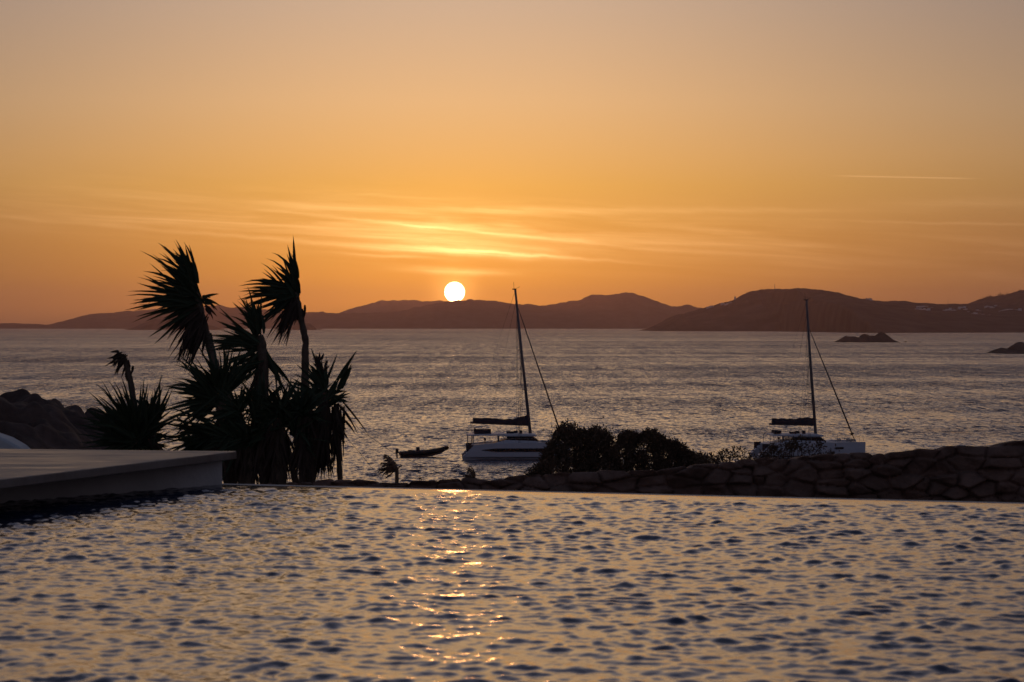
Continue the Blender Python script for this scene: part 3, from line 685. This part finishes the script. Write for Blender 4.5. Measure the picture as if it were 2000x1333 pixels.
# wires stretched from the yuccas
for (pts, lab) in (([(664, 788), (700, 838), (770, 886), (868, 930), (900, 942)], 'longer thin wire slanting from the yuccas across the dinghy to the wall'),
                   ([(668, 845), (700, 882), (742, 934), (750, 945)], 'shorter steeper wire from the yuccas down to the wall')):
    m_ = MB(); m_.tube([at(x, y, 18.6-.1*i) for i, (x, y) in enumerate(pts)], .0016, 5)
    tag(m_.build('wire', M['rope']), lab, 'wire', 'wires by the yuccas')

# ------------------------------------------------------------------ catamarans
def catamaran(label, px0, wl_y, Lh, yaw, p):
    Y = CAMZ*F/(wl_y-HZ); k = Y/F
    org = at(px0, wl_y, Y); e = empty('catamaran', (org.x, org.y, 0), yaw)
    def sheer(x): return p['s0']+(p['s1']-p['s0'])*min(1, x/(Lh*.5))
    def beam(x):
        u = x/Lh; return .92*min(1, .72+u*1.0)*(1-max(0, (u-.55)/.45)**2.2)*1.0+.03
    yc = 2.75
    stations = [0, .25, .7, 1.4, 3, 5, 7, 8.5, 10, 11.2, 12.2, Lh-.5, Lh-.15, Lh]
    for sg_ in (-1, 1):
        rings = []
        for x in stations:
            b_ = beam(x); z1 = sheer(x)
            if x < 1.6: z1 = .35+(z1-.35)*min(1, (x/1.5)**.9) if x > 0 else .35
            kz = -.55+.5*max(0, (x/Lh-.7)/.3)**2
            xo = lambda zf: x + (.0 if x < Lh-.6 else -.06*(1-zf))
            rings.append([(xo(0), sg_*yc, kz), (xo(0), sg_*yc-b_*.62, -.1), (xo(.3), sg_*yc-b_*.88, .45), (xo(.6), sg_*yc-b_*.97, 1.1 if z1 > 1.2 else z1*.8), (xo(1), sg_*yc-b_, z1),
                          (xo(1), sg_*yc+b_, z1), (xo(.6), sg_*yc+b_*.97, 1.1 if z1 > 1.2 else z1*.8), (xo(.3), sg_*yc+b_*.88, .45), (xo(0), sg_*yc+b_*.62, -.1)])
        ho = MB().loft(rings).build('hull', M['gel'], e, bevel=.03)
        wn = MB(); a0, a1 = p['win']
        def strip(mb_, xa, xb, za, zb, off=.025, n=12):
            rr = []
            for i in range(n+1):
                x = xa+(xb-xa)*i/n; yb = sg_*yc+sg_*(beam(x)*.985+off); tpr = min(1, i/2.5+.15)
                zm = (za+zb)/2; rr.append([(x, yb, zm-(zb-za)/2*tpr), (x, yb, zm+(zb-za)/2*tpr), (x, yb-sg_*.06, zm+(zb-za)/2*tpr), (x, yb-sg_*.06, zm-(zb-za)/2*tpr)])
            mb_.loft(rr)
        strip(wn, a0, a1, p['wz'][0], p['wz'][1]); wn.build('window', M['glass'], ho)
        bt = MB(); strip(bt, .1, Lh-.4, .24, .34, .02); strip(bt, .02, Lh-.3, -.25, .07, -.02); bt.build('boot_stripe', M['anti'], ho)
        # transom steps
        ts = MB()
        for i in range(4): ts.box((.15+.34*i, sg_*yc, .38+.36*i), (.42, 1.15, .1))
        ts.box((.95, sg_*(yc+.35), 1.35), (.9, .08, .9)); ts.build('transom_steps', M['canvas'], ho)
    MB().loft([[(x, -1.95, z0), (x, 1.95, z0), (x, 1.95, z1), (x, -1.95, z1)] for (x, z0, z1) in ((1.3, .85, 1.7), (5, .75, 2.05), (9.4, .8, 2.05), (9.9, 1.2, 1.95))]).build('bridgedeck', M['gel'], e, bevel=.04)
    MB().box((Lh-2.9+.6, 0, 1.75), (3.0, 3.5, .03)).build('trampoline', M['canvas'], e)
    MB().tube([(Lh-.7, -2.5, 1.85), (Lh-.7, 2.5, 1.85)], .11, 8).build('crossbeam', M['alu'], e)
    c0, c1, zt = p['c0'], p['c1'], p['zt']
    # coachroof: flared side, window band, roof
    MB().side_prism([(c0-2.3, 1.75), (c0, zt-.72), (c1-.2, zt-.85), (c1+.3, 2.0), (c1+.1, 1.8)], -2.6, 2.6).build('cabin', M['gel'], e, bevel=.08)
    MB().side_prism([(c0+.1, zt-.75), (c0+.1, zt-.28), (c1-.55, zt-.28), (c1+.25, zt-.88), (c1-.2, zt-.88)], -2.45, 2.45).build('cabin_window', M['glass'], e)
    MB().side_prism([(c0-.2, zt-.30), (c0-.2, zt), (c1-.6, zt-.02), (c1-.1, zt-.12), (c1-.1, zt-.30)], -2.5, 2.5).build('roof', M['gel'], e, bevel=.06)
    hd = MB().side_prism([(p['h0'], zt-.20), (p['h0'], zt-.08), (c0-.2, zt+.02), (c0-.2, zt-.22)], -2.5, 2.5).build('hardtop', M['gel'], e, bevel=.03)
    sb = MB(); u0, u1 = p['sun']; sb.box(((u0+u1)/2, 0, zt+.22), (u1-u0, 2.4, p['sunh'])); sb.box((u0+.1, 0, zt+.1+p['sunh']/2), (.15, 2.4, p['sunh']))
    for j in range(5): sb.tube([(u0+(u1-u0)*j/4, -1.25, zt), (u0+(u1-u0)*j/4, -1.25, zt+.5)], .02, 4)
    sb.build('bimini_cushion', M['canvas'], e, bevel=.06)
    for x in p['poles']:
        for sg_ in (-1, 1): MB().tube([(x, sg_*2.35, 1.75), (x, sg_*2.35, zt-.15)], .035, 6).build('pole', M['steel'], e)
    hm = MB(); hm.tube([(c0-.9, -1.9, zt-1.0), (c0-.9, -1.9, zt-.25)], .12, 8)
    for a in range(14):
        t0, t1 = a/14*6.283, (a+1)/14*6.283
        hm.tube([(c0-.55+.34*math.cos(t0), -2.3, zt-.55+.4*math.sin(t0)), (c0-.55+.34*math.cos(t1), -2.3, zt-.55+.4*math.sin(t1))], .035, 5)
    hm.build('oval_frame', M['alu'], e)  # pillar and oval frame of the open cockpit side, no wheel
    MB().tube([(2.75, -2.0, 1.8), (2.75, -2.0, 2.35)], .05, 6).tube([(2.75, -2.0, 2.33), (2.75, -2.0, 2.62)], .14, 8).build('stanchion', M['rubber'], e)  # small dark post in the cockpit, no lamp on it
    for (x, y, s1_, s2_) in ((c0+.6, -.6, .9, .25), (c0+1.3, .5, .5, .3), (c0+1.9, -.9, .35, .4)):
        MB().box((x, y, zt+s2_/2), (s1_, .6, s2_)).build('roof_hatch', M['canvas'], e, bevel=.03)
    # mast, boom, sail
    (mx0, mz0), (mx1, mz1) = p['mast']
    ms = MB().tube([(mx0, 0, mz0-.4), ((mx0+mx1)/2-.05, 0, (mz0+mz1)/2), (mx1, 0, mz1)], [.20, .17, .13], 10, .8).build('mast', M['alu'], e, smooth=True)
    MB().box((mx1-.1, 0, mz1+.05), (.5, .18, .14)).tube([(mx1-.15, 0, mz1), (mx1-.2, 0, mz1+.95)], .018, 4).tube([(mx1+.1, 0, mz1+.1), (mx1+.55, 0, mz1+.35)], .02, 4).build('masthead', M['rope'], ms)
    def mp(z): f_ = (z-mz0)/(mz1-mz0); return Vector((mx0+(mx1-mx0)*f_, 0, z))
    for z in p['spread']:
        q2 = mp(z); s_ = MB(); s_.tube([q2+Vector((-.45, -1.35, .05)), q2, q2+Vector((-.45, 1.35, .05))], .045, 6); s_.build('spreader', M['alu'], ms)
    rg = MB(); rr_ = .018
    topz = p['fs'][0]
    for sg_ in (-1, 1):
        ch = Vector((mx0-1.6, sg_*3.45, 2.0)); sp = mp(p['spread'][-1])+Vector((-.45, sg_*1.35, .05))
        rg.tube([ch, mp(topz)], rr_, 4); rg.tube([ch+Vector((.25, 0, 0)), sp, mp(mz1-.4)], rr_, 4); rg.tube([ch+Vector((.1, 0, 0)), mp(p['spread'][0])], rr_, 4)
    rg.tube([(p['boom'][0]+2.4, 0, p['boomz'][0]), mp(mz1-1.2)], rr_*.8, 4); rg.tube([(p['boom'][0]+.2, 0, p['boomz'][0]), mp(mz1-.1)], rr_*.7, 4)
    rg.build('shroud', M['rope'], ms)
    f0 = mp(topz); f1 = Vector((Lh-.75, 0, 2.0)); jb = MB()
    jb.tube([f0, f0.lerp(f1, .12), f0.lerp(f1, .5), f0.lerp(f1, .88), f1], [.02, .05, .085, .10, .03], 7); jb.build('furled_jib', M['canvas'], e)
    q2 = f0.lerp(f1, .93); MB().tube([q2, q2+(f1-f0).normalized()*.25], .22, 8).build('furler_drum', M['rubber'], e)
    bx0, bx1 = p['boom']; bz0, bz1 = p['boomz']
    bm = MB().tube([(bx0, 0, bz0), (bx1, 0, bz1)], .13, 8).build('boom', M['alu'], e, smooth=True)
    cv = MB(); rings = []
    for i in range(15):
        f_ = i/14; x = bx0+.35+(bx1-bx0-.45)*f_; zb = bz0+(bz1-bz0)*f_-.05; hh_ = np.interp(f_, [0, .3, .55, .75, 1], p['cov'])
        hh_ = hh_*1.22*(1+.05*math.sin(i*2.3)); wv = .26+.04*math.sin(i*1.7)
        rings.append([(x, -wv, zb), (x, -wv*1.05, zb+hh_*.5), (x, -wv*.5, zb+hh_*.95), (x, 0, zb+hh_), (x, wv*.5, zb+hh_*.95), (x, wv*1.05, zb+hh_*.5), (x, wv, zb)])
    cv.loft(rings).build('sail_cover', M['canvas'], e)
    # rails
    rl = MB()
    for sg_ in (-1, 1):
        yb = sg_*(yc+.55)
        for i in range(8):
            x = 2.0+i*(Lh-2.8)/7; yy = yb if x < 9 else yb-sg_*.5*(x-9)/4; rl.tube([(x, yy, 1.9), (x, yy, 2.6)], .016, 4)
        rl.tube([(2, yb, 2.6), (9, yb, 2.6), (Lh-.7, yb-sg_*.5, 2.65)], .012, 4)
        rl.tube([(Lh-1.5, yb-sg_*.4, 2.0), (Lh-1.3, yb-sg_*.4, 2.7), (Lh-.3, sg_*yc, 2.75), (Lh-.25, sg_*yc, 2.1)], .022, 5)
    for q_x in (Lh-2.2, Lh-1.6, Lh-3.4): rl.box((q_x, -2.9, 2.25), (.5, .3, .25))
    rl.build('guard_rail', M['steel'], e)
    return tag(e, label, 'catamaran', 'anchored catamarans')
catamaran('white catamaran anchored between the dinghy and the dark bushes, sail stowed under a dark cover', 903, 896, 13.3, math.radians(2),
          dict(s0=1.85, s1=2.1, win=(2.3, 12.4), wz=(1.0, 1.42), c0=5.3, c1=9.2, zt=3.12, h0=.6, sun=(1.45, 3.5), sunh=.55, poles=(.65, 1.15, 1.35),
               mast=((8.45, 3.1), (6.55, 20.9)), spread=(13.4, 8.5), fs=(19.1,), boom=(.95, 8.3), boomz=(4.45, 4.12), cov=(.50, .58, .52, .62, 1.15)))
catamaran('white catamaran anchored half hidden behind the highest part of the stone wall and thin bushes', 1473, 893.5, 13.5, math.radians(4),
          dict(s0=1.7, s1=2.0, win=(9.4, 10.6), wz=(1.15, 1.4), c0=4.2, c1=8.4, zt=2.95, h0=1.9, sun=(2.4, 3.2), sunh=.35, poles=(2.9, 1.6),
               mast=((7.8, 2.9), (6.6, 19.6)), spread=(12.6, 7.9), fs=(16.3,), boom=(1.9, 7.7), boomz=(4.15, 4.0), cov=(.62, .62, .62, .80, .78)))

# inflatable dinghy
Yd = CAMZ*F/(893-HZ); o_ = at(780, 893, Yd); rb = empty('inflatable_dinghy', (o_.x, o_.y, 0), math.radians(6), math.radians(-1.5))
LB = 6.1; path = []
for sg_ in (-1,):
    pts = [(0, -.95, .42), (1.2, -1.0, .42), (3, -1.0, .46), (4.4, -.85, .58), (5.4, -.5, .78), (LB-.1, 0, .95)]
pts2 = pts+[(x, -y, z_) for (x, y, z_) in reversed(pts[:-1])]
MB().tube(pts2, [.17]+[.26]*(len(pts2)-2)+[.17], 12).build('tube', M['rubber'], rb, smooth=True)
MB().loft([[(x, -.8*b_, z1), (x, 0, z0), (x, .8*b_, z1)] for (x, b_, z0, z1) in ((.1, 1, -.15, .35), (2, 1, -.2, .35), (4, .85, -.05, .45), (5.2, .5, .25, .6), (5.8, .1, .6, .75))]).build('hull', M['deck'], rb)
om = MB(); om.box((-.28, 0, .75), (.42, .36, .55), taper=.8); om.box((-.3, 0, .2), (.2, .12, .8)); om.build('outboard_motor', M['rubber'], rb, bevel=.05)
cn = MB(); cn.box((2.35, 0, .75), (.5, .7, .8), taper=.8); cn.tube([(2.15, -.15, 1.1), (2.05, 0, 1.25), (2.15, .15, 1.1)], .03, 5); cn.build('console', M['canvas'], rb, bevel=.04)
se_ = MB(); se_.box((1.4, 0, .6), (.6, 1.0, .45)); se_.box((3.5, 0, .62), (.5, .8, .35)); se_.box((4.4, 0, .75), (.4, .5, .3)); se_.build('seat', M['rubber'], rb, bevel=.06)
tag(rb, 'dark inflatable dinghy with raised bow floating astern of the nearer catamaran', 'dinghy')

# ------------------------------------------------------------------ haze
hz = MB().box((0, 11200, 165), (12000, 22600, 334))
hm_ = bpy.data.materials.new('haze'); hm_.use_nodes = True; h = NG(hm_.node_tree); h.n.clear()
pv = h.n.new('ShaderNodeVolumePrincipled'); pv.inputs['Color'].default_value = (.84, .56, .56, 1)
pv.inputs['Density'].default_value = 3.2e-5; pv.inputs['Anisotropy'].default_value = .78
ho_ = h.n.new('ShaderNodeOutputMaterial'); h.l.new(pv.outputs[0], ho_.inputs['Volume'])
hb = hz.build('haze', hm_); tag(hb, kind='stuff')
